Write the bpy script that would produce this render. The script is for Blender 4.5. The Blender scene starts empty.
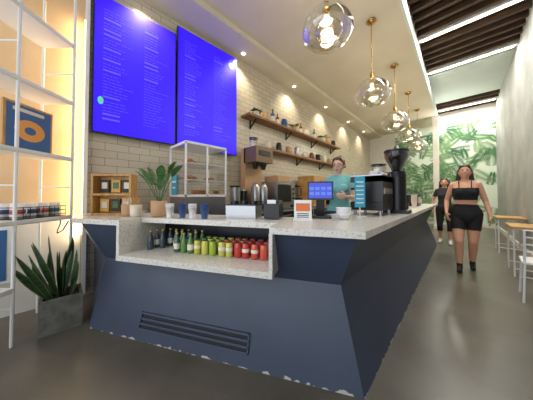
import bpy, math, random, time
from mathutils import Vector, Matrix, kdtree
from mathutils.geometry import tessellate_polygon
random.seed(7)
S=bpy.context.scene
try:
    S.view_settings.view_transform='Standard'
except Exception as e: print(e)

# ---------------------------------------------------------------- materials
def C(r,g,b):
    f=lambda c:(c/255/12.92) if c/255<=.04045 else ((c/255+.055)/1.055)**2.4
    return (f(r),f(g),f(b),1)
MATS={}
def mat(name,col=(200,200,200),rough=.5,metal=0,emit=0,col2=None,scale=8,bump=0,detail=4,coat=0,stretch=None,lo=.35,hi=.65):
    if name in MATS: return MATS[name]
    m=bpy.data.materials.new(name); m.use_nodes=True
    nt=m.node_tree; b=nt.nodes['Principled BSDF']
    c=C(*col)
    b.inputs['Base Color'].default_value=c
    b.inputs['Roughness'].default_value=rough
    b.inputs['Metallic'].default_value=metal
    if coat: b.inputs['Coat Weight'].default_value=coat
    if emit:
        b.inputs['Emission Color'].default_value=c; b.inputs['Emission Strength'].default_value=emit
    if col2 or bump:
        tc=nt.nodes.new('ShaderNodeTexCoord'); mp=nt.nodes.new('ShaderNodeMapping')
        if stretch: mp.inputs['Scale'].default_value=stretch
        no=nt.nodes.new('ShaderNodeTexNoise'); no.inputs['Scale'].default_value=scale; no.inputs['Detail'].default_value=detail
        nt.links.new(tc.outputs['Object'],mp.inputs['Vector']); nt.links.new(mp.outputs[0],no.inputs['Vector'])
        if col2:
            cr=nt.nodes.new('ShaderNodeValToRGB')
            cr.color_ramp.elements[0].position=lo; cr.color_ramp.elements[1].position=hi
            cr.color_ramp.elements[0].color=c; cr.color_ramp.elements[1].color=C(*col2)
            nt.links.new(no.outputs['Fac'],cr.inputs[0]); nt.links.new(cr.outputs[0],b.inputs['Base Color'])
        if bump:
            bp=nt.nodes.new('ShaderNodeBump'); bp.inputs['Strength'].default_value=bump; bp.inputs['Distance'].default_value=.02
            nt.links.new(no.outputs['Fac'],bp.inputs['Height']); nt.links.new(bp.outputs[0],b.inputs['Normal'])
    MATS[name]=m; return m
def glassmat(name,tint=(255,255,255),edge=.55):
    if name in MATS: return MATS[name]
    m=bpy.data.materials.new(name); m.use_nodes=True; nt=m.node_tree; nt.nodes.clear()
    o=nt.nodes.new('ShaderNodeOutputMaterial'); t=nt.nodes.new('ShaderNodeBsdfTransparent'); g=nt.nodes.new('ShaderNodeBsdfGlossy')
    t.inputs[0].default_value=C(*tint); g.inputs['Roughness'].default_value=.03; g.inputs[0].default_value=(.9,.9,.9,1)
    lw=nt.nodes.new('ShaderNodeLayerWeight'); lw.inputs[0].default_value=edge
    mul=nt.nodes.new('ShaderNodeMath'); mul.operation='MULTIPLY_ADD'; mul.inputs[1].default_value=.8; mul.inputs[2].default_value=.04
    mx=nt.nodes.new('ShaderNodeMixShader')
    nt.links.new(lw.outputs['Facing'],mul.inputs[0]); nt.links.new(mul.outputs[0],mx.inputs[0])
    nt.links.new(t.outputs[0],mx.inputs[1]); nt.links.new(g.outputs[0],mx.inputs[2]); nt.links.new(mx.outputs[0],o.inputs[0])
    MATS[name]=m; return m
def tilemat():
    m=bpy.data.materials.new('subway_tile'); m.use_nodes=True; nt=m.node_tree; b=nt.nodes['Principled BSDF']
    tc=nt.nodes.new('ShaderNodeTexCoord'); sp=nt.nodes.new('ShaderNodeSeparateXYZ'); cb=nt.nodes.new('ShaderNodeCombineXYZ'); br=nt.nodes.new('ShaderNodeTexBrick')
    nt.links.new(tc.outputs['Object'],sp.inputs[0]); nt.links.new(sp.outputs[1],cb.inputs[0]); nt.links.new(sp.outputs[2],cb.inputs[1]); nt.links.new(cb.outputs[0],br.inputs['Vector'])
    br.inputs['Scale'].default_value=1; br.inputs['Brick Width'].default_value=.26; br.inputs['Row Height'].default_value=.10; br.inputs['Mortar Size'].default_value=.004
    br.inputs['Color1'].default_value=C(204,194,174); br.inputs['Color2'].default_value=C(194,184,163); br.inputs['Mortar'].default_value=C(150,140,122)
    nt.links.new(br.outputs['Color'],b.inputs['Base Color']); b.inputs['Roughness'].default_value=.25
    bp=nt.nodes.new('ShaderNodeBump'); bp.invert=True; bp.inputs['Strength'].default_value=.3; bp.inputs['Distance'].default_value=.01
    nt.links.new(br.outputs['Fac'],bp.inputs['Height']); nt.links.new(bp.outputs[0],b.inputs['Normal'])
    MATS['subway_tile']=m; return m
def paintmat(name,col,col2):
    m=bpy.data.materials.new(name); m.use_nodes=True; nt=m.node_tree; b=nt.nodes['Principled BSDF']
    N=nt.nodes.new; L=nt.links.new
    tc=N('ShaderNodeTexCoord'); n1=N('ShaderNodeTexNoise'); n1.inputs['Scale'].default_value=2.5; L(tc.outputs['Object'],n1.inputs['Vector'])
    cr=N('ShaderNodeValToRGB'); cr.color_ramp.elements[0].position=.35; cr.color_ramp.elements[1].position=.7
    cr.color_ramp.elements[0].color=C(*col); cr.color_ramp.elements[1].color=C(*col2); L(n1.outputs['Fac'],cr.inputs[0])
    n2=N('ShaderNodeTexNoise'); n2.inputs['Scale'].default_value=15; n2.inputs['Detail'].default_value=8; L(tc.outputs['Object'],n2.inputs['Vector'])
    sp=N('ShaderNodeSeparateXYZ'); L(tc.outputs['Object'],sp.inputs[0])
    mr=N('ShaderNodeMapRange'); mr.inputs['From Min'].default_value=0; mr.inputs['From Max'].default_value=.035; mr.inputs['To Min'].default_value=.09; mr.inputs['To Max'].default_value=-.2
    L(sp.outputs[2],mr.inputs['Value']); ad=N('ShaderNodeMath'); ad.operation='ADD'; L(n2.outputs['Fac'],ad.inputs[0]); L(mr.outputs[0],ad.inputs[1])
    gt=N('ShaderNodeMath'); gt.operation='GREATER_THAN'; gt.inputs[1].default_value=.6; L(ad.outputs[0],gt.inputs[0])
    mx=N('ShaderNodeMix'); mx.data_type='RGBA'; L(gt.outputs[0],mx.inputs[0]); L(cr.outputs[0],mx.inputs[6]); mx.inputs[7].default_value=C(180,178,172)
    L(mx.outputs[2],b.inputs['Base Color']); b.inputs['Roughness'].default_value=.38
    MATS[name]=m; return m

M_tile=tilemat()
M_navy=paintmat('slate_blue_paint',(54,63,82),(60,71,92))
M_floor=mat('polished_concrete',(88,83,74),.28,col2=(116,110,98),scale=1.6,detail=8,bump=.03,lo=.3,hi=.72)
M_plaster=mat('warm_plaster',(206,174,132),.7,col2=(214,184,144),scale=3)
M_white=mat('white_paint',(226,222,212),.6,col2=(218,213,203),scale=2)
M_ceil=mat('cream_ceiling',(212,203,182),.7,col2=(204,195,174),scale=1.2)
M_ceil2=mat('pale_ceiling',(206,216,210),.7,col2=(198,208,202),scale=1.2)
M_rwall=mat('grey_plaster',(156,158,152),.75,col2=(180,180,173),scale=1.8,detail=8,bump=.1)
M_marble=mat('speckled_quartz',(222,218,209),.25,col2=(178,172,160),scale=60,detail=6,lo=.5,hi=.72)
M_wood=mat('shelf_wood',(158,112,66),.5,col2=(126,84,46),scale=5,stretch=(6,1,6))
M_lwood=mat('light_wood',(206,160,92),.5,col2=(180,132,70),scale=6,stretch=(1,6,1))
M_dwood=mat('dark_joist_wood',(84,58,38),.65,col2=(54,36,24),scale=5,stretch=(1,8,8))
M_black=mat('black_plastic',(18,18,20),.35)
M_dark=mat('dark_steel',(46,46,50),.35,metal=.6)
M_steel=mat('brushed_steel',(170,170,172),.3,metal=.9)
M_wmetal=mat('white_metal',(232,232,230),.4)
M_brass=mat('brass',(196,152,84),.25,metal=.95)
M_glass=glassmat('thin_glass')
M_globe=glassmat('globe_glass',(250,248,240),.6)
M_conc=mat('cast_concrete',(122,120,113),.85,col2=(96,94,88),scale=14,bump=.2)
M_leaf=mat('leaf_green',(52,92,48),.4,col2=(84,128,66),scale=9,stretch=(1,1,4))
M_leafd=mat('leaf_dark',(30,58,38),.4,col2=(62,92,50),scale=18,stretch=(1,1,5))
M_leafy=mat('leaf_edge',(120,134,70),.5)
M_soil=mat('soil',(50,38,28),.95)
M_cream=mat('ceramic_cream',(224,214,194),.35)
M_terra=mat('tan_ceramic',(190,150,112),.6)
M_led=mat('warm_led',(255,226,170),.5,emit=5)
M_ledc=mat('cool_led',(255,250,236),.5,emit=7)
M_bulb=mat('filament_bulb',(255,214,140),.5,emit=6)
M_screen=mat('blue_screen',(44,14,228),.5,emit=.85)
M_txt=mat('menu_lettering',(84,74,242),.5,emit=.82)
M_cyan=mat('cyan_paper',(60,170,200),.6)
M_white2=mat('white_gloss',(236,236,234),.3)

# ---------------------------------------------------------------- mesh builder
class MB:
    def __init__(s): s.v=[];s.f=[];s.m=[];s.sm=[];s.mats=[];s.M=Matrix.Identity(4);s.minx=None
    def mi(s,m):
        if m not in s.mats: s.mats.append(m)
        return s.mats.index(m)
    def add(s,vs,fs,m,smooth=False):
        o=len(s.v); k=s.mi(m)
        s.v+=[s.M@Vector(v) for v in vs]
        for f in fs: s.f.append([i+o for i in f]); s.m.append(k); s.sm.append(smooth)
    def box(s,c,d,m,rz=0):
        x,y,z=d[0]/2,d[1]/2,d[2]/2; co,si=math.cos(rz),math.sin(rz)
        vs=[]
        for a,b,e in [(-x,-y,-z),(x,-y,-z),(x,y,-z),(-x,y,-z),(-x,-y,z),(x,-y,z),(x,y,z),(-x,y,z)]:
            vs.append((c[0]+a*co-b*si,c[1]+a*si+b*co,c[2]+e))
        s.add(vs,[(0,3,2,1),(4,5,6,7),(0,1,5,4),(1,2,6,5),(2,3,7,6),(3,0,4,7)],m)
    def hexa(s,p,m): s.add(p,[(0,3,2,1),(4,5,6,7),(0,1,5,4),(1,2,6,5),(2,3,7,6),(3,0,4,7)],m)
    def quad(s,p,m): s.add(p,[tuple(range(len(p)))],m)
    def prism(s,poly,z0,z1,m):
        n=len(poly); tri=tessellate_polygon([[Vector((p[0],p[1],0)) for p in poly]])
        vs=[(p[0],p[1],z0) for p in poly]+[(p[0],p[1],z1) for p in poly]
        ar=sum(poly[i][0]*poly[(i+1)%n][1]-poly[(i+1)%n][0]*poly[i][1] for i in range(n))
        fs=[]
        for t in tri:
            a=[poly[i] for i in t]; ta=(a[1][0]-a[0][0])*(a[2][1]-a[0][1])-(a[2][0]-a[0][0])*(a[1][1]-a[0][1])
            t=tuple(t) if ta>0 else tuple(reversed(t))
            fs.append(tuple(i+n for i in t)); fs.append(tuple(reversed(t)))
        for i in range(n):
            j=(i+1)%n; q=(i,j,j+n,i+n); fs.append(q if ar>0 else tuple(reversed(q)))
        s.add(vs,fs,m)
    def cyl(s,p0,p1,r0,m,r1=None,n=16,cap=True):
        r1=r0 if r1 is None else r1; p0=Vector(p0);p1=Vector(p1); d=(p1-p0).normalized()
        u=d.orthogonal().normalized(); w=d.cross(u); vs=[]
        for p,r in((p0,r0),(p1,r1)):
            for i in range(n): a=2*math.pi*i/n; vs.append(p+u*r*math.cos(a)+w*r*math.sin(a))
        s.add(vs,[(i,(i+1)%n,(i+1)%n+n,i+n) for i in range(n)],m,True)
        if cap: s.add(vs,[tuple(reversed(range(n))),tuple(range(n,2*n))],m)
    def tube(s,pts,r,m,n=8):
        for a,b in zip(pts[:-1],pts[1:]): s.cyl(a,b,r,m,n=n)
    def lathe(s,prof,c,m,n=24,sx=1,sy=1):
        vs=[];k=len(prof)
        for r,z in prof:
            for i in range(n): a=2*math.pi*i/n; vs.append((c[0]+sx*r*math.cos(a),c[1]+sy*r*math.sin(a),c[2]+z))
        s.add(vs,[(j*n+i,j*n+(i+1)%n,(j+1)*n+(i+1)%n,(j+1)*n+i) for j in range(k-1) for i in range(n)],m,True)
    def ball(s,c,r,m,n=20,k=12):
        r=(r,r,r) if not hasattr(r,'__len__') else r
        vs=[];
        for j in range(k+1):
            t=math.pi*j/k
            for i in range(n): a=2*math.pi*i/n; vs.append((c[0]+r[0]*math.sin(t)*math.cos(a),c[1]+r[1]*math.sin(t)*math.sin(a),c[2]-r[2]*math.cos(t)))
        s.add(vs,[(j*n+i,j*n+(i+1)%n,(j+1)*n+(i+1)%n,(j+1)*n+i) for j in range(k) for i in range(n)],m,True)
    def leaf(s,base,d,up,L,w,m,droop=.3,k=7,fold=.15):
        base=Vector(base); d=Vector(d).normalized(); up=Vector(up); side=d.cross(up)
        if side.length<.01: side=Vector((1,0,0))
        side.normalize(); vs=[]
        for i in range(k+1):
            t=i/k; ww=w*(math.sin(math.pi*min(1,t*.93+.07))**.7)*(1 if t<1 else .02)
            p=base+d*L*t+Vector((0,0,-1))*droop*L*t*t
            nrm=side.cross(d)
            vs+= [p-side*ww/2+nrm*fold*ww, p, p+side*ww/2+nrm*fold*ww]
        fs=[]
        for i in range(k): o=i*3; fs+=[(o,o+1,o+4,o+3),(o+1,o+2,o+5,o+4)]
        s.add(vs,fs,m,True)
    def build(s,name,parent=None):
        if s.minx is not None:
            for v in s.v: v.x=max(v.x,s.minx)
        me=bpy.data.meshes.new(name); me.from_pydata([tuple(v) for v in s.v],[],s.f)
        for m in s.mats: me.materials.append(m)
        me.polygons.foreach_set('material_index',s.m); me.polygons.foreach_set('use_smooth',s.sm)
        me.update(); o=bpy.data.objects.new(name,me); S.collection.objects.link(o)
        if parent: o.parent=parent
        return o
def TR(x,y,z,rz=0,sc=1): return Matrix.Translation((x,y,z))@Matrix.Rotation(rz,4,'Z')@Matrix.Scale(sc,4)

# ---------------------------------------------------------------- room shell
XL=-3.3; XR=.95; YB=11.0; YF=-2.0; ZC=4.15; ZA=4.6; XS=-.62; ZB=4.05
def one(name,fn):
    b=MB(); fn(b); return b.build(name)
one('floor',lambda b:b.box(((XL+2.4)/2,4.5,-.05),(2.4-XL+.4,13.4,.1),M_floor))
one('wall_left',lambda b:b.box((XL-.05,(.2+YB)/2,2.4),(.1,YB-.2,4.8),M_tile))
one('wall_left_entry',lambda b:b.box((XL-.05,(.2+YF)/2,2.4),(.1,.2-YF,4.8),M_plaster))
one('trim_2',lambda b:(b.box((XL+.006,(.17+YF)/2,.48),(.012,.17-YF,.96),M_white),b.box((XL+.01,(.17+YF)/2,.97),(.02,.17-YF,.02),M_white)))
one('wall_right',lambda b:b.box((XR+.05,(4.2+YB)/2,2.4),(.1,YB-4.2,4.8),M_rwall))
def f(b):
    b.box((2.45,(4.2+YF)/2,2.4),(.1,4.2-YF,4.8),M_rwall); b.box(((XR+2.5)/2+.05,4.25,2.4),(2.5-XR-.1,.1,4.8),M_rwall)
one('wall_right_entry',f)
one('wall_back',lambda b:b.box(((XL+XR)/2,YB+.05,2.4),(XR-XL+.2,.1,4.8),M_white))
one('ceiling',lambda b:b.box(((-2.75+XS)/2,(YF+YB)/2,ZC+.3),(XS+2.75,YB-YF,.6),M_ceil))
one('ceiling_bulkhead',lambda b:b.box(((XL-2.75)/2,(YF+YB)/2,ZB+.35),(-2.75-XL,YB-YF,.7),M_ceil))
def f(b):
    b.box(((XS+2.4)/2,(YF+7.3)/2,ZA+.12),(2.4-XS,7.3-YF,.1),M_dwood)
    b.box(((XS+XR)/2,(7.3+9.7)/2,ZA+.05),(XR-XS,2.4,.1),M_ceil2)
    b.box(((XS+XR)/2,(9.7+YB)/2,ZA+.12),(XR-XS,YB-9.7,.1),M_dwood)
one('ceiling_aisle',f)
def f(b):
    y=-1.8
    while y<7.2:
        if not any(abs(y-q)<.12 for q in(2.2,3.8,5.4,7.0)): b.box(((XS+(2.4 if y<4.1 else XR))/2,y,ZA-.0),((2.4 if y<4.1 else XR)-XS,.07,.10),M_dwood)
        y+=.26
    for y in(9.85,10.15,10.75): b.box(((XS+XR)/2,y,ZA),(XR-XS,.05,.14),M_dwood)
one('ceiling_joists',f)
def f(b):
    for y in(2.2,3.8,5.4,7.0,10.45):
        x1=2.4 if y<4.1 else XR
        b.box(((XS+x1)/2,y,ZA+.0),(x1-XS,.1,.1),M_wmetal); b.box(((XS+x1)/2,y,ZA-.06),(x1-XS-.1,.045,.02),M_ledc)
one('linear_ceiling_lights',f)
one('trim_1',lambda b:b.box((XS+.01,(YF+9.7)/2,ZC+.1),(.04,9.7-YF,.24),M_ceil2))
one('column',lambda b:(b.box((XS-.02,9.7,ZC/2),(.16,.2,ZC),M_white),b.box((XS-.02,9.7,.06),(.2,.24,.12),M_white),b.box((XS-.02,9.7,ZC-.05),(.2,.24,.1),M_white)))
def f(b):
    b.cyl((XS+.06,9.7,3.55),(XS+.12,9.7,3.55),.04,M_brass); b.ball((XS+.17,9.7,3.55),.09,M_ledc)
one('globe_wall_sconce',f)
def f(b):
    for x in(-3.25,-1.8,-.4,1.0,2.35): b.box((x,YF,2.3),(.08,.1,4.6),M_black)
    for z in(.05,2.6,4.55): b.box((-.45,YF,z),(5.7,.1,.1),M_black)
    b.quad([(XL,YF,0),(2.4,YF,0),(2.4,YF,4.6),(XL,YF,4.6)],M_glass)
one('window_1',f)
one('baseboard_right',lambda b:b.box((XR-.01,(4.2+YB)/2,.06),(.02,YB-4.2,.12),M_white))
def f(b):
    gs=[mat('palm_green_a',(98,142,92),.8),mat('palm_green_b',(136,170,122),.8),mat('palm_green_c',(72,116,80),.8)]
    b.quad([(-2.2,YB-.006,0.1),(XR-.005,YB-.006,0.1),(XR-.005,YB-.006,4.1),(-2.2,YB-.006,4.1)],mat('wallpaper_ground',(226,236,216),.8))
    for i in range(170):
        cx=random.uniform(-2.1,XR-.05); cz=random.uniform(.2,4.0); an=random.uniform(0,6.28); L=random.uniform(.35,.6); m=gs[i%3]; yy=YB-.008-.0001*i
        dx,dz=math.cos(an),math.sin(an)
        for k in range(11):
            t=k/10; px,pz=cx+dx*L*t,cz+dz*L*t; ll=L*.45*(1-.6*abs(t-.35))
            for sg in(-1,1):
                a2=an+sg*(1.05-.5*t); ex,ez=px+math.cos(a2)*ll,pz+math.sin(a2)*ll
                nx,nz=-math.sin(a2)*.018,math.cos(a2)*.018; mx_,mz_=(px+ex)/2,(pz+ez)/2
                P=[(px,yy,pz),(mx_+nx,yy,mz_+nz),(ex,yy,ez),(mx_-nx,yy,mz_-nz)]
                P=[(min(max(q[0],-2.2),XR-.005),q[1],min(max(q[2],.1),4.1)) for q in P]
                b.quad(P,m)
one('palm_leaf_wallpaper',f)

# ---------------------------------------------------------------- counter
def F(s,i): return (-.43-.883*s-.47*i,1.28-.47*s+.883*i)
def K(i): return (-.43-i,1.28+.601*i)
def P3(p,z): return (p[0],p[1],z)
YE=6.4
def f(b):
    N=M_navy
    b.quad([P3(K(.04),.95),P3(F(.583,.04),.95),P3(F(.583,.19),.58),P3(K(.19),.58)],N)
    b.quad([P3(F(1.93,.04),.95),P3(F(2.5,.04),.95),P3(F(2.38,.19),.58),P3(F(1.93,.19),.58)],N)
    b.quad([P3(F(.583,.15),.65),P3(F(1.93,.15),.65),P3(F(1.93,.19),.58),P3(F(.583,.19),.58)],N)
    b.quad([P3(K(.19),.58),P3(F(2.38,.19),.58),P3(F(2.3,0),0),P3(K(0),0)],N)
    b.quad([P3(K(.04),.95),P3(K(.19),.58),(-.62,YE,.58),(-.47,YE,.95)],N)
    b.quad([P3(K(.19),.58),P3(K(0),0),(-.43,YE,0),(-.62,YE,.58)],N)
    W=(-3.28,.3)
    b.quad([P3(F(2.5,.04),.95),P3(W,.95),P3(W,.58),P3(F(2.38,.19),.58)],N)
    b.quad([P3(F(2.38,.19),.58),P3(W,.58),P3(W,0),P3(F(2.3,0),0)],N)
    I=[(-1.05,YE),K(.62),F(2.4,.62),(-3.28,.86)]
    for a,c in zip(I[:-1],I[1:]): b.quad([P3(a,0),P3(c,0),P3(c,.95),P3(a,.95)],M_dark)
    b.quad([(-.43,YE,0),(-1.05,YE,0),(-1.05,YE,.95),(-.47,YE,.95),(-.62,YE,.58)],N)
    b.prism([K(-.02),(-.41,YE+.02),(-1.08,YE+.02),K(.65),F(2.4,.65),(-3.28,.9),(-3.28,.2),F(2.52,-.02),F(1.93,-.02),F(1.93,.2),F(.583,.2),F(.583,-.02)],.955,1.0,M_marble)
    b.prism([F(1.95,-.03),F(.56,-.03),F(.56,.55),F(1.95,.55)],.655,.70,M_marble)
    b.prism([F(1.955,-.025),F(1.925,-.025),F(1.925,.55),F(1.955,.55)],.70,.957,M_marble)
    b.prism([F(.585,-.025),F(.56,-.025),F(.56,.55),F(.585,.55)],.70,.957,M_marble)
    b.prism([F(1.925,.5),F(.585,.5),F(.585,.52),F(1.925,.52)],.70,.95,M_dark)
    def L(s,z,o):
        i=.19*z/.58; p=F(s,i-o); return (p[0],p[1],z)
    def bar(s0,s1,z0,z1,o0,o1,m):
        b.hexa([L(s1,z0,o1),L(s0,z0,o1),L(s0,z0,o0),L(s1,z0,o0),L(s1,z1,o1),L(s0,z1,o1),L(s0,z1,o0),L(s1,z1,o0)],m)
    vb=mat('vent_black',(12,13,16),.6)
    bar(.76,1.74,.085,.20,.001,.003,vb)
    for z in(.082,.118,.154,.192): bar(.75,1.75,z,z+.014,.003,.014,N)
    for s in(.75,1.74): bar(s,s+.012,.082,.206,.003,.014,N)
one('service_counter',f)

def f(b):
    cols=[(60,70,80),(74,92,84),(50,70,110),(70,90,70),(90,130,60),(160,184,54),(196,194,64),(206,200,96),(206,116,50),(196,60,50),(180,46,60),(206,84,60)]
    mc=[mat('soda_%d'%i,c,.2,coat=.4) for i,c in enumerate(cols)]
    capm=mat('bottle_cap',(190,170,90),.35,metal=.3); lab=mat('bottle_label',(225,222,200),.5)
    for r in range(3):
        n=16
        for k in range(n):
            s=1.83-k*(1.83-.69)/(n-1)+random.uniform(-.008,.008); i=.21+.085*r+random.uniform(-.006,.006); p=F(s,i)
            kk=min(11,max(0,int(k*12/n)+random.choice([-1,0,0,1]))); m=mc[kk]
            if k<7:
                if random.random()<.12: continue
                b.lathe([(0,0),(.026,0),(.028,.01),(.028,.09),(.02,.12),(.011,.14),(.011,.165),(0,.165)],(p[0],p[1],.701),m,n=12)
                b.lathe([(.0285,.03),(.0285,.08)],(p[0],p[1],.701),lab if random.random()<.5 else m,n=12)
                b.lathe([(.013,.163),(.013,.175),(0,.175)],(p[0],p[1],.701),capm,n=10)
            else:
                z=.701
                b.lathe([(0,0),(.024,0),(.031,.008),(.031,.105),(.026,.118),(.026,.12),(0,.118)],(p[0],p[1],z),m,n=12)
                b.lathe([(.0315,.05),(.0315,.078)],(p[0],p[1],z),lab if random.random()<.6 else m,n=12)
                b.lathe([(.026,.1205),(.022,.121),(0,.119)],(p[0],p[1],z+.001),M_steel,n=10)
one('soft_drink_bottles',f)

# ---------------------------------------------------------------- back counter + shelves
def f(b):
    b.box((-2.93,4.55,.46),(.66,6.9,.92),M_white2); b.box((-2.92,4.55,.935),(.70,6.94,.03),M_steel)
    for k in range(9): 
        y=1.3+k*.76; b.box((-2.595,y+.36,.48),(.02,.72,.8),M_dark); b.cyl((-2.575,y+.1,.8),(-2.575,y+.6,.8),.008,M_steel,n=8)
one('back_counter',f)
for nm,y0,y1,z in(('wall_shelf',2.62,6.9,2.87),('wall_shelf',3.1,6.9,2.24)):
    def f(b):
        b.box((-3.16,(y0+y1)/2,z),(.27,y1-y0,.045),M_wood)
        y=y0+.25
        while y<y1:
            b.box((-3.285,y,z-.11),(.02,.03,.2),M_black); b.hexa([(-3.28,y-.01,z-.2),(-3.28,y+.01,z-.2),(-3.08,y+.01,z-.035),(-3.08,y-.01,z-.035),(-3.28,y-.01,z-.17),(-3.28,y+.01,z-.17),(-3.11,y+.01,z-.023),(-3.11,y-.01,z-.023)],M_black)
            y+=1.25
    one(nm,f)
def jar(name,x,y,z,r,h,m,lid=None):
    def f(b):
        b.lathe([(0,0),(r*.85,0),(r,.15*h),(r,.7*h),(r*.75,.88*h),(r*.78,h*.9)],(x,y,z),m,n=18)
        b.lathe([(r*.82,h*.88),(r*.82,h*.97),(r*.2,h),(r*.2,h*1.06),(0,h*1.07)],(x,y,z),lid or m,n=18)
    return one(name,f)
def bottle(name,x,y,z,r,h,m,cap=None):
    def f(b):
        b.lathe([(0,0),(r*.95,0),(r,.04*h),(r,.6*h),(r*.8,.7*h),(r*.35,.8*h),(r*.33,.94*h)],(x,y,z),m,n=16)
        b.lathe([(r*1.01,.15*h),(r*1.01,.5*h)],(x,y,z),M_cream,n=16)
        b.lathe([(r*.4,.92*h),(r*.4,h),(0,h)],(x,y,z),cap or M_black,n=12)
    return one(name,f)
def mug(name,x,y,z,r,h,m,rz=0,m2=None,parent=None):
    b=MB(); b.M=TR(x,y,z,rz)
    b.lathe([(0,0),(r*.85,0),(r*.95,.03*h),(r,.5*h),(r,h),(r*.9,h),(r*.88,.1*h),(0,.08*h)],(0,0,0),m,n=20)
    if m2: b.lathe([(r*1.01,.3*h),(r*1.012,.6*h)],(0,0,0),m2,n=20)
    pts=[(r*.95+ r*.75*math.sin(t),0,h*.5+h*.32*math.cos(t)) for t in [k*math.pi/8 for k in range(9)]]
    b.tube(pts,.1*r,m)
    return b.build(name,parent)
def plantpot(name,x,y,z,r,h,nl,L,w,m,pm,up=.8):
    def f(b):
        b.minx=XL+.012
        b.lathe([(0,0),(r*.75,0),(r,h),(r*.9,h),(r*.88,h*.85)],(x,y,z),pm,n=20); b.lathe([(r*.89,h*.86),(0,h*.88)],(x,y,z),M_soil,n=20)
        for k in range(nl):
            a=k*2.4; u=up*random.uniform(.5,1.3); d=(math.cos(a),math.sin(a),u)
            b.leaf((x+r*.2*math.cos(a),y+r*.2*math.sin(a),z+h*.85),d,(0,0,1),L*random.uniform(.7,1.1),w,m,droop=.35)
    return one(name,f)
zs=2.894
mb1=mat('blue_glaze',(52,84,140),.3); amber=mat('amber_glass',(120,66,24),.15,coat=.5); teal=mat('teal_glaze',(60,140,140),.3)
plantpot('potted_pothos',-3.13,2.9,zs,.07,.11,16,.18,.06,M_leaf,M_cream,.7)
jar('ceramic_canister',-3.15,3.2,zs,.07,.2,M_terra); bottle('syrup_bottle',-3.15,3.45,zs,.05,.34,mb1); bottle('syrup_bottle',-3.15,3.62,zs,.045,.28,amber)
jar('ceramic_canister',-3.15,3.88,zs,.08,.22,mb1); plantpot('potted_fern',-3.13,4.25,zs,.08,.13,18,.22,.05,M_leaf,M_terra,.8)
bottle('syrup_bottle',-3.15,4.6,zs,.045,.3,amber); jar('ceramic_canister',-3.15,4.9,zs,.08,.2,M_cream); bottle('syrup_bottle',-3.15,5.3,zs,.045,.3,teal)
plantpot('potted_fern',-3.13,5.75,zs,.09,.14,18,.24,.06,M_leaf,M_cream,.8); jar('ceramic_canister',-3.15,6.2,zs,.09,.24,M_terra); jar('ceramic_canister',-3.15,6.55,zs,.08,.2,M_dark)
zs=2.264
for k,(m,hh) in enumerate([(M_cream,.16),(M_black,.22),(M_terra,.18),(M_steel,.24),(M_cream,.14),(amber,.2),(M_black,.2),(M_cream,.24),(M_terra,.16),(teal,.2)]):
    y=3.3+k*.37
    (jar if k%2 else mug)('storage_jar' if k%2 else 'pitcher',-3.15,y,zs,.07,hh,m)

def f(b):
    b.M=TR(-2.95,2.76,.951)
    b.box((0,0,.03),(.5,.5,.06),M_dark); b.box((-.17,0,.62),(.14,.46,1.15),M_terra); b.box((.04,0,1.05),(.36,.46,.3),mat('brown_panel',(120,92,62),.4))
    b.box((.225,0,1.08),(.01,.3,.1),M_black)
    for y in(-.11,.11):
        b.lathe([(0,.06),(.085,.06),(.09,.1),(.09,.42),(.06,.47),(.05,.5),(0,.5)],(.07,y,0),M_steel,n=18); b.cyl((.15,y,.14),(.2,y,.14),.012,M_black,n=8)
        b.cyl((.07,y,.9),(.07,y,.78),.07,M_black,r1=.04,n=16)
    b.cyl((0,-.1,1.2),(0,-.1,1.38),.07,M_glass,r1=.09); b.cyl((0,-.1,1.38),(0,-.1,1.4),.09,M_black)
one('coffee_brewer',f)
def f(b):
    b.M=TR(-2.85,2.22,.951)
    b.box((0,0,.05),(.34,.4,.1),M_black); b.cyl((0,-.08,.1),(0,-.08,.4),.09,M_steel,n=20); b.cyl((0,-.08,.4),(0,-.08,.43),.095,M_black,n=20); b.cyl((0,.12,.1),(0,.12,.34),.07,M_black,n=20); b.cyl((0,.12,.34),(0,.12,.38),.05,M_steel,n=20)
one('coffee_airpots',f)
def f(b):
    b.M=TR(-2.95,3.38,.951)
    for x in(-.2,.2):
        for y in(-.25,.25): b.cyl((x,y,0),(x,y,.05),.02,M_black,n=8)
    b.box((0,0,.3),(.52,.62,.5),M_steel); b.box((.265,-.06,.3),(.01,.44,.36),M_black); b.cyl((.3,-.26,.5),(.3,.14,.5),.012,M_steel,n=8)
    for z in(.2,.3,.4): b.cyl((.26,.24,z),(.285,.24,z),.022,M_black,n=12)
    b.box((0,0,.62),(.4,.4,.12),M_terra)
one('countertop_oven',f)
def f(b):
    b.M=TR(-2.9,4.05,.951)
    b.box((0,0,.1),(.2,.2,.2),M_black); b.lathe([(.05,.2),(.06,.22),(.09,.45),(.09,.46)],(0,0,0),M_glass,n=4); b.box((0,0,.48),(.14,.14,.04),M_black)
    b.tube([(.07,0,.25),(.13,0,.27),(.13,0,.41),(.08,0,.43)],.012,M_black)
one('blender',f)
def f(b):
    b.M=TR(-2.9,4.75,.951)
    b.box((0,0,.38),(.5,.6,.76),M_lwood)
    for z in(.18,.42,.64): b.box((.255,0,z),(.012,.54,.18),M_terra); b.ball((.27,0,z),.012,M_black,n=8,k=6)
one('bread_cabinet',f)
def f(b):
    b.M=TR(-2.9,5.7,.951)
    b.box((0,0,.3),(.5,.7,.6),M_dark); b.box((0,0,.63),(.54,.74,.05),M_steel); b.box((.26,0,.35),(.02,.5,.3),M_black); b.cyl((.1,-.25,.6),(.1,-.25,.72),.05,M_steel)
one('ice_machine',f)

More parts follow.
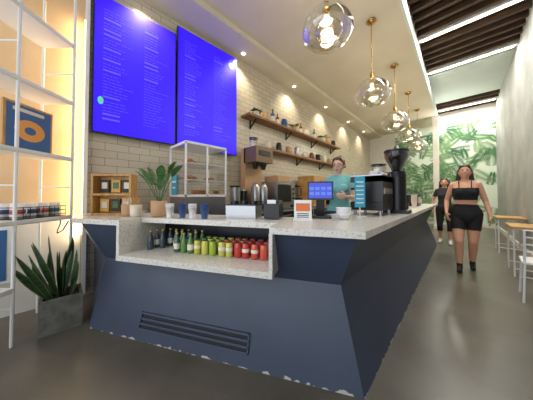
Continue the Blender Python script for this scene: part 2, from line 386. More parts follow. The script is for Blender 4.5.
def f(b):
    x0,x1,y0,y1,z0,z1=-3.0,-2.5,1.1,1.7,1.2,1.9
    b.box(((x0+x1)/2,(y0+y1)/2,1.075),(x1-x0,y1-y0,.245),M_steel)
    for z in(z0+.01,z1): b.box(((x0+x1)/2,(y0+y1)/2,z),(x1-x0+.02,y1-y0+.02,.03),M_wmetal)
    for x in(x0,x1):
        for y in(y0,y1): b.box((x,y,(z0+z1)/2),(.02,.02,z1-z0),M_wmetal)
    b.box((x1,(y0+y1)/2,(z0+z1)/2),(.02,.02,z1-z0),M_wmetal)
    pm=mat('pastry',(196,130,64),.7,col2=(150,88,40),scale=30)
    for z in(1.42,1.64):
        b.box(((x0+x1)/2,(y0+y1)/2,z),(x1-x0-.03,y1-y0-.03,.012),M_wmetal)
    for z in(1.235,1.435,1.655):
        for i in range(4):
            for j in range(3): 
                if random.random()<.6: b.ball((x0+.1+j*.15,y0+.1+i*.135,z+.025),(.055,.04,.028),pm,n=12,k=8)
    b.quad([(x1,y0,z0),(x1,y1,z0),(x1,y1,z1),(x1,y0,z1)],M_glass); b.quad([(x0,y0,z0),(x1,y0,z0),(x1,y0,z1),(x0,y0,z1)],M_glass)
    b.box((x0+.17,y0-.014,1.36),(.16,.003,.28),M_cyan)
    b.box((x0+.17,y0-.018,1.40),(.12,.002,.025),M_white2); b.box((x0+.17,y0-.018,1.32),(.09,.002,.02),M_white2)
one('pastry_display_case',f)

def board(y0,y1,z0,z1,rot,img):
    b=MB(); w=y1-y0; h=z1-z0
    b.M=Matrix.Translation((XL+.07,(y0+y1)/2,(z0+z1)/2))@Matrix.Rotation(rot,4,'Z')
    b.box((0,0,0),(.05,w,h),M_black); b.box((.028,0,0),(.008,w-.02,h-.02),M_screen); b.box((-.04,0,0),(.03,.3,.3),M_dark)
    if img: b.ball((.034,w*.38,h*.39),(.002,.06,.06),mat('menu_dot',(110,150,230),.5,emit=.7),n=16,k=8)
    else: b.ball((.034,-w*.42,-h*.27),(.002,.03,.05),mat('menu_dot2',(90,190,150),.5,emit=.7),n=12,k=6)
    xx=.0335
    for col in(-1,1):
        z=h*.40
        while z>-h*.4:
            hd=random.random()<.18; n=random.randint(3,6); y=col*w*.23-w*.17
            if hd: b.box((xx,y+.09,z),(.002,.18,.022),M_txt); z-=.06; continue
            for k in range(n):
                l=random.uniform(.02,.06); 
                if y+l>col*w*.23+w*.17: break
                b.box((xx,y+l/2,z),(.002,l,.007),M_txt); y+=l+.012
            z-=.04
    return b.build('menu_board')
board(.25,1.23,2.0,3.76,math.radians(-2),False)
board(1.27,2.42,2.0,3.95,math.radians(-2),True)

for y in(.8,2.5,4.2,5.9,7.7,9.4):
    def f(b):
        b.lathe([(.04,-.004),(.06,-.008),(.07,-.002),(.07,.0)],(-3.08,y,ZB),M_wmetal,n=20); b.lathe([(.045,-.003),(0,-.003)],(-3.08,y,ZB),M_ledc,n=20)
    one('recessed_downlight',f)
def pendant(y,zg,r,rod_top=ZC):
    b=MB(); x=-1.04
    b.lathe([(0,0),(.075,0),(.08,-.015),(.06,-.035),(.012,-.045)],(x,y,rod_top),M_brass,n=24)
    b.cyl((x,y,zg+r*.95),(x,y,rod_top-.03),.007,M_brass,n=8)
    b.lathe([(.012,.1),(.03,.08),(.035,.0),(.05,-.02),(0,-.02)],(x,y,zg+r*.92),M_brass,n=20)
    prof=[]
    for k in range(17):
        t=.12+(math.pi-.12)*k/16; prof.append((r*math.sin(t)*(1+.06*math.cos(3*t)),r*.84*math.cos(t)))
    b.lathe(prof,(x,y,zg),M_globe,n=32)
    prof=[(r*.55*math.sin(t),r*.35*math.cos(t)) for t in [math.pi*k/12 for k in range(13)]]
    b.lathe(prof,(x+.02,y,zg-r*.15),M_globe,n=28)
    b.ball((x,y,zg+r*.45),(.026,.026,.04),M_bulb,n=12,k=8); b.cyl((x,y,zg+r*.5),(x,y,zg+r*.95),.014,M_brass,n=10)
    return b.build('glass_pendant_lamp')
PEND=((2.03,3.06),(3.6,2.93),(5.22,2.88),(6.9,2.9),(8.5,2.9))
for y,z in PEND: pendant(y,z,.27)

# ---------------------------------------------------------------- ladder shelf
S0=Vector((-2.601,-.259)); E=Vector((-.697,.717)); G=Vector((-.717,-.697))
def SH(t,g,z): p=S0+E*t+G*g; return (p.x,p.y,z)
def f(b):
    for t in(-.6,0,.47):
        for g in(0,.33): b.tube([SH(t,g,0),SH(t,g,3.3)],.012,M_wmetal)
        for z in(.3,1.3,2.5): b.tube([SH(t,0,z),SH(t,.33,z)],.007,M_wmetal)
    for z,t0,t1 in((.46,-.6,0),(1.0,-.6,.47),(1.6,-.6,.47),(2.19,-.6,.47),(2.8,-.6,.47)):
        b.hexa([SH(t0,-.01,z-.015),SH(t1,-.01,z-.015),SH(t1,.34,z-.015),SH(t0,.34,z-.015),SH(t0,-.01,z+.01),SH(t1,-.01,z+.01),SH(t1,.34,z+.01),SH(t0,.34,z+.01)],M_wmetal)
        b.tube([SH(t0,0,z-.02),SH(t1,0,z-.02)],.01,M_wmetal)
one('metal_shelving_unit',f)
def f(b):
    def q(t0,t1,z0,z1,g,m): b.hexa([SH(t0,g,z0),SH(t1,g,z0),SH(t1,g+.02,z0),SH(t0,g+.02,z0),SH(t0,g,z1),SH(t1,g,z1),SH(t1,g+.02,z1),SH(t0,g+.02,z1)],m)
    q(.0,.38,1.611,2.03,.12,M_lwood); q(.02,.36,1.631,2.01,.117,mat('poster_blue',(48,96,150),.5))
    om=mat('poster_orange',(232,160,70),.5)
    for k in range(16):
        a0,a1=math.pi*k/16*2,math.pi*(k+1)/16*2
        P=[]
        for a,r in((a0,.12),(a1,.12),(a1,.045),(a0,.045)): P.append(SH(.19+r*math.cos(a),.115,1.80+r*.8*math.sin(a)))
        b.quad(P,om)
    q(.06,.3,1.955,1.985,.1155,M_cream)
one('framed_print',f)
def f(b):
    b.box((XL+.03,-.62,.62),(.02,.56,.56),M_wmetal); b.box((XL+.043,-.62,.62),(.006,.5,.5),mat('poster_blue',(48,96,150),.5)); b.box((XL+.048,-.62,.7),(.004,.3,.08),M_cream); b.box((XL+.048,-.62,.55),(.004,.36,.03),M_cream)
one('wall_poster',f)
def f(b):
    z=1.012
    for g in(.03,.27):
        for zz in(.02,.06,.1): b.tube([SH(.03,g,z+zz),SH(.44,g,z+zz)],.003,M_dark,n=6)
        for k in range(9): b.tube([SH(.03+k*.051,g,z),SH(.03+k*.051,g,z+.1)],.0025,M_dark,n=6)
    for t in(.03,.44):
        for zz in(.02,.06,.1): b.tube([SH(t,.03,z+zz),SH(t,.27,z+zz)],.003,M_dark,n=6)
    b.hexa([SH(.03,.03,z-.001),SH(.44,.03,z-.001),SH(.44,.27,z-.001),SH(.03,.27,z-.001),SH(.03,.03,z+.003),SH(.44,.03,z+.003),SH(.44,.27,z+.003),SH(.03,.27,z+.003)],M_dark)
bk=one('wire_basket_of_mugs',f)
pk=mat('pink_label',(206,96,90),.5); 
for i in range(4):
    for j in range(2):
        p=SH(.085+i*.1,.09+j*.12,1.016); mug('coffee_mug',p[0],p[1],p[2],.04,.13,M_white2,rz=1+i,m2=[pk,mb1,pk,teal][(i+j)%4],parent=bk)
p=SH(-.22,.1,2.203); bottle('water_bottle',p[0],p[1],p[2],.04,.28,teal)
one('power_cable',lambda b:b.tube([(-3.26,.0,.93),(-3.2,.0,.9),(-3.12,-.02,.84),(-3.05,-.02,.82),(-3.0,.02,.85),(-2.98,.04,.9),(-3.02,.06,.94)],.006,M_black))
def f(b):
    b.box((XL+.03,.2,2.0),(.06,.04,3.9),M_wmetal); b.box((XL+.045,.176,2.05),(.03,.01,2.6),M_led)
one('led_wall_light',f)

def f(b):
    cx,cy=-2.72,.02; h=.3; r=.14
    o=[(cx-r,cy-r),(cx+r,cy-r),(cx+r,cy+r),(cx-r,cy+r)]; q=r-.02; i=[(cx-q,cy-q),(cx+q,cy-q),(cx+q,cy+q),(cx-q,cy+q)]
    b.prism(o,0,h-.04,M_conc)
    for k in range(4):
        l=(k+1)%4; b.prism([o[k],o[l],i[l],i[k]],h-.04,h,M_conc)
    b.prism(i,h-.05,h-.03,M_soil)
    for k in range(24):
        a=random.uniform(0,6.28); rr=random.uniform(.0,.08); lean=random.uniform(.05,.65)
        dx,dy=math.cos(a)*lean,math.sin(a)*lean
        if dy>.12: dy=.12
        L=random.uniform(.3,.62); w=random.uniform(.04,.06)
        base=(cx+rr*math.cos(a),cy+rr*math.sin(a),h-.04)
        up=(math.cos(a+1.2),math.sin(a+1.2),0); dr=random.uniform(0,.14)
        b.leaf(base,(dx,dy,1),up,L,w*1.12,M_leafy,droop=dr,fold=.2); b.leaf((base[0]+up[0]*.003,base[1]+up[1]*.003,base[2]),(dx,dy,1),up,L*.98,w*.88,M_leafd,droop=dr,fold=.2)
        b.leaf((base[0]-up[0]*.003,base[1]-up[1]*.003,base[2]),(dx,dy,1),up,L*.98,w*.88,M_leafd,droop=dr,fold=.2)
one('potted_snake_plant',f)
def f(b):
    x,y,z=-2.2,.70,1.001
    b.lathe([(0,0),(.055,0),(.075,.02),(.08,.16),(.07,.16),(.068,.13)],(x,y,z),M_terra,n=24); b.lathe([(.07,.135),(0,.14)],(x,y,z),M_soil,n=20)
    for k in range(9):
        a=k*2.39+.4; u=random.uniform(1.5,4.0); st=random.uniform(.14,.36)
        d=Vector((math.cos(a),math.sin(a),u)).normalized(); b0=Vector((x,y,z+.13)); tip=b0+d*st
        b.cyl(b0,tip,.004,M_leaf,n=6); b.leaf(tip,(d.x*1.3,d.y*1.3,d.z),(0,0,1),random.uniform(.18,.28),.085,M_leaf,droop=.2)
one('potted_rubber_plant',f)

def f(b):
    b.M=TR(-2.78,.42,1.001,math.radians(47))
    w,h=.40,.45; 
    b.box((0,.05,h/2),(w,.012,h),M_lwood)
    for x in(-w/2,w/2): b.box((x,0,h/2),(.022,.12,h),M_lwood)
    for z in(.011,h/2,h-.011): b.box((0,0,z),(w,.12,.022),M_lwood)
    cm=mat('card_dark',(60,54,48),.6); cg=mat('card_gold',(214,170,80),.5)
    for i in range(3):
        for z in(.03,h/2+.02):
            b.box((-.12+i*.12,.02,z+.075),(.095,.01,.14),cm if (i+(z>.1))%2 else cg); b.box((-.12+i*.12,.013,z+.08),(.06,.004,.07),M_cream if i!=1 else M_leaf)
one('wooden_display_rack',f)
def cupholder(nm,s,i,m,straw):
    p=F(s,i)
    def f(b):
        b.lathe([(0,0),(.045,0),(.05,.01),(.055,.12),(.048,.12),(.045,.02),(0,.02)],(p[0],p[1],1.001),m,n=20)
        for k in range(9):
            a=k*.7; b.cyl((p[0]+.02*math.cos(a),p[1]+.02*math.sin(a),1.03),(p[0]+.04*math.cos(a),p[1]+.04*math.sin(a),1.19),.0035,straw,n=6)
    one(nm,f)
cupholder('straw_holder',2.06,.25,M_cream,M_lwood); cupholder('utensil_cup',2.2,.27,M_terra,M_cream)
def cupstack(nm,x,y,m,n=5,r=.042):
    def f(b):
        for k in range(n):
            b.lathe([(r*.7,0),(r,.1),(r*1.05,.1),(r*1.05,.107),(r*.93,.104),(r*.65,.01),(0,.008)],(x,y,1.001+k*.014),m,n=18)
    one(nm,f)
for k,(s,i) in enumerate([(1.66,.27),(1.54,.30),(1.42,.29),(1.29,.29)]):
    p=F(s,i); cupstack('paper_cup_stack',p[0],p[1],[M_white2,mb1,M_white2,mb1][k],3,.038)
def f(b):
    p=F(.98,.5); b.M=TR(p[0],p[1],1.001,math.radians(28))
    b.box((0,0,.06),(.30,.2,.12),M_steel); b.box((0,0,.125),(.32,.22,.012),M_dark)
    for x in(-.1,0,.1): b.cyl((x,0,.12),(x,0,.16),.04,M_black); 
one('condiment_station',f)
def f(b):
    p=F(.68,.5); b.M=TR(p[0],p[1],1.001,math.radians(28))
    b.box((0,0,.07),(.14,.2,.13),M_black); b.hexa([(-.07,-.1,.135),(.07,-.1,.135),(.07,.1,.135),(-.07,.1,.135),(-.06,-.06,.16),(.06,-.06,.16),(.06,.08,.17),(-.06,.08,.17)],M_dark); b.box((0,-.09,.15),(.08,.002,.05),M_white2)
one('receipt_printer',f)
def f(b):
    p=F(.40,.40); b.M=TR(p[0],p[1],1.001,math.radians(35))
    b.box((0,0,.006),(.16,.09,.012),M_white2)
    b.M=b.M@Matrix.Rotation(math.radians(-12),4,'X')
    b.box((0,.01,.095),(.15,.006,.17),M_white2); b.box((0,.005,.115),(.12,.004,.07),mat('flyer_orange',(224,120,60),.5)); 
    for z in(.03,.045,.06): b.box((0,.005,z),(.1,.003,.006),M_dark)
one('counter_sign',f)
def f(b):
    b.M=TR(-.97,1.74,1.001,math.radians(28))
    b.box((0,.02,.01),(.2,.18,.02),M_black); b.hexa([(-.04,.04,.02),(.04,.04,.02),(.04,.07,.02),(-.04,.07,.02),(-.04,.01,.2),(.04,.01,.2),(.04,.04,.2),(-.04,.04,.2)],M_black)
    b.M=b.M@Matrix.Translation((0,0,.26))@Matrix.Rotation(math.radians(-12),4,'X')
    b.box((0,0,0),(.24,.015,.18),M_black); b.box((0,-.009,0),(.21,.003,.15),mat('pos_screen',(50,70,190),.3,emit=.5))
    for k in range(4):
        for j in range(2): b.box((-.08+k*.054,-.011,-.03+j*.05),(.04,.002,.03),mat('pos_tile',(90,116,215),.3,emit=.4))
one('point_of_sale_terminal',f)
def f(b):
    b.M=TR(-.77,1.80,1.001)
    for k in range(3): b.lathe([(0,0),(.035,0),(.06,.04),(.068,.06),(.062,.06),(.03,.01),(0,.01)],(0,0,k*.022),M_white2,n=24)
one('bowl_stack',f)
def f(b):
    b.M=TR(-.73,2.10,1.001,math.radians(40)); b.box((0,0,.005),(.1,.08,.01),M_white2); b.cyl((0,0.004,0),(0,.004,.12),.006,M_white2)
    b.box((0,0,.25),(.10,.005,.31),M_cyan)
    for k in range(6): b.box((0,-.004,.14+k*.042),(.07,.002,.012),M_white2)
one('counter_notice_stand',f)
def f(b):
    b.M=Matrix.Translation((-.735,2.5,1.001))@Matrix.Diagonal((.86,.84,1.0,1))
    for x in(-.15,.15):
        for y in(-.2,.2): b.cyl((x,y,0),(x,y,.06),.02,M_steel,n=10)
    b.box((0,0,.10),(.38,.50,.09),M_black)
    b.box((-.10,0,.151),(.17,.44,.01),M_steel)
    b.box((.08,0,.28),(.22,.5,.28),M_black)
    b.prism([(-.19,-.25),(.19,-.25),(.19,.25),(-.19,.25)],.36,.42,M_black)
    b.box((0,0,.43),(.36,.48,.012),M_steel)
    for x in(-.17,.17): b.tube([(x,-.23,.42),(x,-.23,.47),(x,.23,.47),(x,.23,.42)],.006,M_steel)
    for x,y in((.1,-.15),(0,.05),(.1,.14),(-.05,.17)): b.lathe([(0,0),(.025,0),(.035,.06),(.03,.06),(.02,.01)],(x,y,.437),M_white2,n=14)
    for y in(-.13,.13):
        b.cyl((-.1,y,.36),(-.1,y,.31),.035,M_steel); b.cyl((-.1,y,.30),(-.24,y,.29),.014,M_black,n=10)
    for y in(-.235,.235): b.tube([(-.15,y,.38),(-.2,y,.36),(-.2,y,.2)],.006,M_steel)
    b.box((.195,0,.26),(.008,.4,.06),M_steel)
one('espresso_machine',f)
def f(b):
    b.M=TR(-.56,2.86,1.001,-math.pi/2)
    b.box((0,0,.02),(.2,.26,.04),M_black); b.cyl((0,0,.04),(0,0,.44),.095,M_black,n=24); b.cyl((0,0,.44),(0,0,.5),.105,M_black,r1=.09,n=24)
    b.box((.0,-.12,.3),(.07,.1,.08),M_black); b.cyl((0,-.14,.27),(0,-.14,.2),.02,M_steel); b.tube([(-.03,-.1,.1),(-.03,-.18,.1),(.03,-.18,.1),(.03,-.1,.1)],.006,M_steel)
    b.lathe([(.05,.5),(.06,.54),(.13,.68),(.13,.74)],(0,0,0),glassmat('smoky_glass',(120,104,92)),n=24)
    b.lathe([(.04,.51),(.055,.54),(.1,.64),(0,.64)],(0,0,0),mat('coffee_beans',(50,30,18),.5,bump=.5,scale=80),n=20)
    b.lathe([(.135,.74),(.135,.765),(.03,.78),(.02,.82),(0,.82)],(0,0,0),M_black,n=24)
one('coffee_grinder',f)
def f(b):
    b.M=TR(-.85,3.2,1.001,-math.pi/2)
    b.box((0,0,.02),(.2,.24,.04),M_dark); b.cyl((0,0,.04),(0,0,.42),.075,M_dark,n=24); b.box((.0,-.1,.28),(.06,.1,.07),M_dark)
    b.lathe([(.05,.42),(.095,.58),(.095,.64)],(0,0,0),M_glass,n=24); b.lathe([(.1,.64),(.1,.66),(0,.67)],(0,0,0),M_black,n=24)
one('coffee_grinder',f)
for k,(x,y) in enumerate([(-.6,3.2),(-.68,3.42),(-.6,3.65),(-.75,4.0),(-.6,4.4)]):
    cupstack('paper_cup_stack',x,y,[M_white2,M_cream,M_black,M_white2,M_cream][k],9,.045)
def f(b):
    b.M=TR(-.75,5.0,1.001); b.box((0,0,.11),(.3,.4,.22),M_dark); b.box((0,0,.23),(.32,.42,.02),M_steel); b.box((.155,0,.12),(.004,.3,.12),M_cream)
one('napkin_caddy',f)
def f(b):
    b.M=TR(-.86,3.72,1.001,.0); b.box((0,0,.16),(.2,.2,.3),M_steel); b.box((0,-.105,.2),(.16,.01,.14),M_black); b.cyl((0,0,.31),(0,0,.4),.07,M_black)
one('hot_water_dispenser',f)
plantpot('potted_fern',-.75,6.1,1.001,.08,.13,16,.2,.05,M_leaf,M_cream,.8)

# ---------------------------------------------------------------- right side furniture
def table(x,y):
    b=MB(); b.box((x,y,.735),(.4,.62,.03),M_lwood)
    for sy in(-.25,.25):
        b.tube([(x-.17,y+sy,.72),(x-.17,y+sy*1.05,.0)],.011,M_wmetal); b.tube([(x+.17,y+sy,.72),(x+.17,y+sy*1.05,.0)],.011,M_wmetal)
        b.tube([(x-.17,y+sy*1.04,.12),(x+.17,y+sy*1.04,.12)],.009,M_wmetal); b.tube([(x-.17,y+sy,.71),(x+.17,y+sy,.71)],.009,M_wmetal)
    return b.build('cafe_table')
for y in(5.0,6.7): table(.73,y)
def chair(x,y,rz):
    b=MB(); b.M=TR(x,y,0,rz)
    b.box((0,0,.445),(.36,.36,.02),M_wmetal)
    for sx in(-.16,.16): b.tube([(sx*1.1,-.19,0),(sx,-.15,.44)],.011,M_wmetal); b.tube([(sx*1.1,.2,0),(sx,.16,.44),(sx,.2,.82)],.011,M_wmetal)
    for z in(.58,.66,.74,.82): b.tube([(-.16,.18+(z-.5)*.05,z),(.16,.18+(z-.5)*.05,z)],.009,M_wmetal)
    for z in(.2,): b.tube([(-.17,-.17,z),(.17,-.17,z)],.008,M_wmetal)
    return b.build('metal_chair')
chair(.68,3.85,math.pi*.98)

# ---------------------------------------------------------------- people
def person(name,loc,rz,J,tags,mats,hair,vox=.0065,sc=1.0,curvy=1.0):
    V=[];Fc=[];T=[]
    def ringset(rings,n=14):
        o=len(V)
        for c,u,w,t in rings:
            for i in range(n):
                a=2*math.pi*i/n; V.append(c+u*math.cos(a)+w*math.sin(a)); T.append(t)
        for j in range(len(rings)-1):
            for i in range(n): Fc.append((o+j*n+i,o+j*n+(i+1)%n,o+(j+1)*n+(i+1)%n,o+(j+1)*n+i))
        Fc.append(tuple(o+i for i in reversed(range(n)))); e=o+(len(rings)-1)*n; Fc.append(tuple(e+i for i in range(n)))
    def cone(p0,p1,r0,r1,tag,n=12,fl=1.0,ax=None):
        p0=Vector(p0);p1=Vector(p1); L=(p1-p0).length; d=(p1-p0)/L
        u=Vector(ax) if ax else d.orthogonal(); u=(u-d*u.dot(d)).normalized(); w=d.cross(u); R=[]
        tg=tag if callable(tag) else (lambda t:tag)
        for k in(0.12,.6,1.1): R.append((p0-d*r0*math.cos(k),u*r0*math.sin(k),w*r0*math.sin(k)*fl,tg(0)))
        m=max(2,int(L/.018))
        for k in range(m+1):
            t=k/m; r=r0+(r1-r0)*t; R.append((p0+d*L*t,u*r,w*r*fl,tg(t)))
        for k in(1.1,.6,.12): R.append((p1+d*r1*math.cos(k),u*r1*math.sin(k),w*r1*math.sin(k)*fl,tg(1)))
        ringset(R,n)
    def ell(c,r,tag,M=None,n=18,k=14):
        c=Vector(c); R=[]
        for j in range(1,k):
            t=math.pi*j/k; cc=Vector((0,0,-r[2]*math.cos(t))); uu=Vector((r[0]*math.sin(t),0,0)); ww=Vector((0,r[1]*math.sin(t),0))
            if M: cc,uu,ww=M@cc,M@uu,M@ww
            R.append((c+cc,uu,ww,tag))
        ringset(R,n)
    prof=J.get('torso',[(.79,.12,.09,0),(.84,.168,.118,.01),(.90,.184,.128,.018),(.96,.170,.118,.014),(1.02,.138,.1,.004),(1.08,.120,.092,-.005),(1.15,.126,.098,-.01),(1.22,.138,.112,-.018),(1.27,.142,.115,-.02),(1.33,.142,.102,-.01),(1.375,.13,.084,0),(1.41,.09,.066,.005),(1.44,.055,.054,.01)])
    R=[]
    for a,b_ in zip(prof[:-1],prof[1:]):
        for k in range(4):
            t=k/4; z,rx,ry,yo=[a[i]+(b_[i]-a[i])*t for i in range(4)]
            R.append((Vector((0,yo,z)),Vector((rx*curvy,0,0)),Vector((0,ry*curvy,0)),tags['torso'](z)))
    ringset(R,24)
    for sx in(-.064,.064): ell((sx,-.098,1.25),(.058,.05,.056),tags['torso'](1.25))
    cone((0,.012,1.40),(0,-.002,1.50),.050,.045,'skin')
    for sg,k in((-1,'R'),(1,'L')):
        sh=Vector((sg*.148,0,1.372)); el=Vector(J['el'+k]); wr=Vector(J['wr'+k])
        cone((sg*.06,.005,1.40),sh,.046,.042,tags['torso'](1.37))
        cone(sh,el,.043*curvy,.034*curvy,tags['uarm']); cone(el,el.lerp(wr,.4),.034,.033,tags['farm']); cone(el.lerp(wr,.4),wr,.033,.021,tags['farm'])
        hd=Vector(J['hd'+k]).normalized(); pn=Vector(J['pn'+k]); pn=(pn-hd*pn.dot(hd)).normalized(); th=Vector(J['th'+k]); th=(th-hd*th.dot(hd)-pn*th.dot(pn)).normalized()
        cur=J.get('curl'+k,.35)
        cone(wr,wr+hd*.03,.022,.024,'skin',fl=.7,ax=th)
        for q,(off,L,st) in enumerate([(.030,.068,.085),(.010,.078,.090),(-.011,.072,.087),(-.031,.056,.08)]):
            b0=wr+hd*.02+th*off*.6; b1=wr+hd*st+th*off
            cone(b0,b1,.014,.0125,'skin',n=10)
            p=b1;ang=cur*.5; 
            for g,fr in enumerate((.45,.3,.25)):
                dd=(hd*math.cos(ang)+pn*math.sin(ang)+th*off*1.2).normalized(); p2=p+dd*L*fr; cone(p,p2,.0093-.0008*g,.0087-.0008*g,'skin',n=10); p=p2; ang+=cur
        b0=wr+hd*.03+th*.025; b1=b0+(hd*.55+th*.75+pn*.25).normalized()*.04; b2=b1+(hd*.85+th*.3+pn*.35).normalized()*.032
        cone(b0,b1,.014,.011,'skin',n=10); cone(b1,b2,.011,.009,'skin',n=10)
        hp=Vector((sg*.092,.01,.86)); kn=Vector(J['kn'+k]); an=Vector(J['an'+k]); toe=Vector(J['toe'+k])
        cone(hp,kn,.094*curvy,.055*curvy,tags['thigh'],n=20); cf=kn.lerp(an,.3)+Vector((0,.014,0))
        cone(kn,cf,.053*curvy,.055*curvy,lambda t:tags['calf'](.3*t),n=16); cone(cf,an,.055*curvy,.034,lambda t:tags['calf'](.3+.7*t),n=16)
        heel=an+ (an-toe).normalized()*.03; heel.z=an.z-.045
        cone(an,an+Vector((0,0,-.03)),.038,.04,'shoe'); cone(heel,toe,.036,.034,'shoe',fl=.85,ax=(1,0,0)); cone(an+Vector((0,0,-.02)),toe.lerp(an,.35),.034,.032,'shoe')
    hc=Vector((0,-.012,1.585)); HM=Matrix.Rotation(J.get('turn',0),3,'Z')@Matrix.Rotation(J.get('tilt',0),3,'X'); piv=Vector((0,0,1.49))
    H=lambda p:piv+HM@(Vector(p)-piv)
    ell(H(hc),(.070,.088,.105),'skin',HM); ell(H((0,-.03,1.535)),(.053,.06,.06),'skin',HM); ell(H((0,-.062,1.497)),(.024,.022,.017),'skin',HM)
    cone(H((0,-.095,1.60)),H((0,-.110,1.567)),.007,.010,'skin',n=10)
    for sx in(-1,1):
        ell(H((sx*.073,.005,1.578)),(.008,.018,.03),'skin',HM); ell(H((sx*.033,-.078,1.555)),(.022,.018,.02),'skin',HM)
    ell(H((0,.026,1.600)),(.080,.086,.102),'hair',HM); ell(H((0,-.012,1.665)),(.062,.062,.036),'hair',HM)
    for sx in(-1,1): cone(H((sx*.04,-.055,1.672)),H((sx*.074,-.01,1.60)),.018,.014,'hair')
    for h in hair: cone(H(h[0]) if h[4] else h[0],H(h[1]) if h[4] else h[1],h[2],h[3],'hair')
    me=bpy.data.meshes.new(name+'_src'); me.from_pydata([tuple(v) for v in V],[],Fc); ob=bpy.data.objects.new(name+'_src',me); S.collection.objects.link(ob)
    md=ob.modifiers.new('r','REMESH'); md.mode='VOXEL'; md.voxel_size=vox
    sm=ob.modifiers.new('s','SMOOTH'); sm.factor=.5; sm.iterations=3
    dg=bpy.context.evaluated_depsgraph_get(); ev=ob.evaluated_get(dg); nm=bpy.data.meshes.new_from_object(ev)
    bpy.data.objects.remove(ob)
    kd=kdtree.KDTree(len(V))
    for i,v in enumerate(V): kd.insert(v,i)
    kd.balance()
    nm.materials.clear(); keys=list(mats.keys())
    for k in keys: nm.materials.append(mats[k])
    vt=[T[kd.find(v.co)[1]] for v in nm.vertices]
    nr=[v.normal.copy() for v in nm.vertices]
    cl=J.get('cloth',('top','shorts','hair'))
    for v,t,n in zip(nm.vertices,vt,nr):
        if t in cl: v.co+=n*(.006 if t!='hair' else .003)
    mi=[]
    for p in nm.polygons:
        ts=[vt[i] for i in p.vertices]; mi.append(keys.index(max(set(ts),key=ts.count)))
    nm.polygons.foreach_set('material_index',mi); nm.polygons.foreach_set('use_smooth',[True]*len(mi))
    nm.update()
    o=bpy.data.objects.new(name,nm); S.collection.objects.link(o)
    b=MB(); ew=mat('eye_white',(235,232,226),.3); ei=mat('iris_dark',(40,24,16),.2); tooth=mat('teeth',(240,236,226),.3)
    def fb(c,r,m):
        b.M=Matrix.Translation(H(c))@HM.to_4x4(); b.ball((0,0,0),r,m,n=12,k=8)
    for sx in(-.03,.03):
        fb((sx,-.0905,1.592),(.0135,.008,.0068),ew); fb((sx,-.0965,1.592),(.0066,.004,.0064),ei)
        fb((sx,-.094,1.612),(.017,.006,.003),mats['hair'])
    fb((0,-.099,1.531),(.020,.004,.0035),mats['lip']); fb((0,-.098,1.522),(.018,.005,.0045),mats['lip'])
    if J.get('smile'): fb((0,-.1015,1.527),(.017,.004,.004),tooth)
    for fn in J.get('extra',[]): b.M=Matrix.Identity(4); fn(b,H)
    d=b.build('face_details',o)
    o.matrix_world=Matrix.Translation(loc)@Matrix.Rotation(rz,4,'Z')@Matrix.Scale(sc,4)
    return o
skinA=mat('skin_tan',(214,158,128),.5); skinB=mat('skin_light',(226,182,158),.5); lip=mat('lips',(166,72,70),.4)
blk=mat('black_fabric',(20,20,23),.8); hairD=mat('dark_hair',(34,22,17),.45,bump=.3,scale=60,stretch=(6,6,1)); hairB=mat('brown_hair',(84,52,34),.45)
sole=mat('shoe_black',(24,24,26),.6)
def straps(b,H):
    for sx in(-.07,.07): b.tube([(sx,-.125,1.30),(sx*1.02,-.104,1.36),(sx*1.05,-.052,1.425),(sx*1.02,.0,1.444),(sx,.06,1.41),(sx,.1,1.34)],.006,blk)
JW=dict(elL=(.225,.04,1.11),wrL=(.265,-.04,.89),hdL=(.05,-.15,-1),pnL=(-1,0,0),thL=(0,-1,0),
        elR=(-.225,.05,1.11),wrR=(-.225,-.12,.92),hdR=(.1,-.5,-.8),pnR=(1,.3,0),thR=(0,-1,.3),
        knR=(-.085,-.14,.475),anR=(-.08,-.12,.085),toeR=(-.085,-.27,.037),knL=(.08,-.02,.47),anL=(.07,.16,.095),toeL=(.075,.02,.037),
        smile=True,extra=[straps])
tW=dict(torso=lambda z:'shorts' if z<1.06 else ('skin' if z<1.13 else ('top' if z<1.32 else 'skin')),uarm='skin',farm='skin',
        thigh=lambda t:'shorts' if t<.55 else 'skin',calf=lambda t:'skin' if t<.88 else 'shoe')
person('walking_woman',(.05,4.62,0),0,JW,tW,dict(skin=skinA,top=blk,shorts=blk,shoe=sole,hair=hairD,lip=lip),
       [((-.06,.05,1.60),(-.085,.05,1.40),.032,.028,0),((.06,.05,1.60),(.085,.05,1.40),.032,.028,0),((0,.07,1.6),(0,.11,1.36),.055,.05,0)],curvy=1.08,vox=.0075,sc=1.01)
teS=mat('teal_shirt',(120,186,186),.8); jeans=mat('denim',(48,56,78),.85)
def glasses(b,H):
    for sx in(-.03,.03):
        pts=[H((sx+.024*math.cos(a),-.108,1.592+.019*math.sin(a))) for a in [k*math.pi/6 for k in range(13)]]; b.tube(pts,.002,M_black,n=6)
    for sx in(-1,1): b.tube([H((sx*.054,-.106,1.595)),H((sx*.08,0,1.592))],.002,M_black,n=6)
JB=dict(elL=(.22,-.04,1.12),wrL=(.12,-.25,1.14),hdL=(-.4,-.9,.1),pnL=(-1,.3,0),thL=(0,0,1),curlL=.6,
        elR=(-.22,-.04,1.12),wrR=(-.10,-.26,1.14),hdR=(.4,-.9,.1),pnR=(1,.3,0),thR=(0,0,1),curlR=.6,
        knR=(-.10,-.01,.47),anR=(-.10,.02,.09),toeR=(-.12,-.12,.037),knL=(.10,-.01,.47),anL=(.10,.02,.09),toeL=(.12,-.12,.037),
        tilt=.2,turn=-.1,extra=[glasses],cloth=('top','pants','hair'))
tB=dict(torso=lambda z:'pants' if z<.93 else 'top',uarm=lambda t:'top' if t<.6 else 'skin',farm='skin',thigh=lambda t:'pants',calf=lambda t:'pants' if t<.9 else 'shoe')
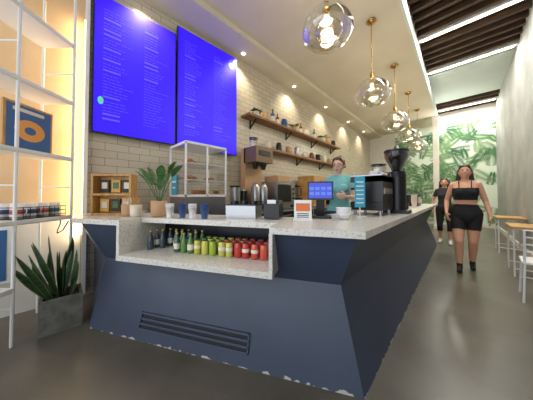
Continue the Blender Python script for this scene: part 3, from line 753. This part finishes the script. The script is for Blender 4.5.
person('barista',(-1.29,2.87,0),math.radians(15),JB,tB,dict(skin=skinB,top=teS,pants=jeans,shoe=sole,hair=hairB,lip=lip),
       [((0,.09,1.66),(0,.13,1.68),.04,.035,1),((-.06,.02,1.63),(-.072,.03,1.55),.025,.015,1),((.06,.02,1.63),(.072,.03,1.55),.025,.015,1)],curvy=1.0,sc=1.05,vox=.0085)
JC=dict(elL=(.23,.03,1.12),wrL=(.22,-.10,.90),hdL=(0,-.3,-1),pnL=(-1,0,0),thL=(0,-1,0),elR=(-.23,.03,1.12),wrR=(-.24,-.04,.88),hdR=(0,-.2,-1),pnR=(1,0,0),thR=(0,-1,0),
        knR=(-.10,-.06,.47),anR=(-.10,.04,.09),toeR=(-.11,-.10,.037),knL=(.10,-.10,.475),anL=(.10,-.10,.085),toeL=(.11,-.25,.037),cloth=('top','pants','hair'))
tC=dict(torso=lambda z:'pants' if z<.95 else 'top',uarm=lambda t:'top' if t<.6 else 'skin',farm='skin',thigh=lambda t:'pants',calf=lambda t:'pants' if t<.35 else ('skin' if t<.9 else 'shoe'))
person('customer',(-.3,6.8,0),0,JC,tC,dict(skin=skinA,top=mat('charcoal_shirt',(44,46,50),.85),pants=mat('black_pants',(26,27,30),.85),shoe=M_white2,hair=hairD,lip=lip),
       [((-.07,.05,1.60),(-.09,.05,1.38),.035,.03,0),((.07,.05,1.60),(.09,.05,1.38),.035,.03,0)],sc=.97,vox=.0085)

# ---------------------------------------------------------------- lights
w=bpy.data.worlds.new('sky'); S.world=w; w.use_nodes=True; bg=w.node_tree.nodes['Background']; bg.inputs[0].default_value=(.8,.88,1,1); bg.inputs[1].default_value=1.1
def area(n,loc,rot,sx,sy,e,col):
    l=bpy.data.lights.new(n,'AREA'); l.shape='RECTANGLE'; l.size=sx; l.size_y=sy; l.energy=e; l.color=col; o=bpy.data.objects.new(n,l); o.location=loc; o.rotation_euler=rot; S.collection.objects.link(o)
def point(n,loc,e,col,r=.05):
    l=bpy.data.lights.new(n,'POINT'); l.energy=e; l.color=col; l.shadow_soft_size=r; o=bpy.data.objects.new(n,l); o.location=loc; S.collection.objects.link(o)
area('window_daylight',(-.45,YF+.08,2.4),(math.radians(90),0,math.radians(0)),5.2,3.8,95,(.9,.95,1))
for y in(.8,2.5,4.2,5.9,7.7,9.4):
    l=bpy.data.lights.new('downlight','SPOT'); l.energy=52; l.color=(1,.87,.68); l.spot_size=math.radians(110); l.spot_blend=.8; l.shadow_soft_size=.05
    o=bpy.data.objects.new('downlight_lamp',l); o.location=(-3.02,y,ZB-.03); o.rotation_euler=(0,math.radians(14),0); S.collection.objects.link(o)
for y,z in PEND: point('pendant_lamp_light',(-1.04,y,z+.02),24,(1,.89,.72),.06)
for y in(3.8,5.4,7.0,10.45): area('linear_light',(.15,y,ZA-.09),(0,0,0),1.3,.05,44,(1,.98,.93))
point('sconce_light',(XS+.32,9.6,3.5),40,(1,.96,.88),.09)
area('led_strip_light',(XL+.1,.15,2.0),(math.radians(-90),0,math.radians(-25)),.05,2.6,10,(1,.74,.42))

cam=bpy.data.cameras.new('camera'); co=bpy.data.objects.new('camera',cam); S.collection.objects.link(co)
cam.sensor_width=36; cam.lens=13.5; cam.clip_start=.02; cam.shift_y=-.0173
co.location=(0,0,1.22); co.rotation_euler=(math.radians(91.2),0,math.radians(44.2)); S.camera=co
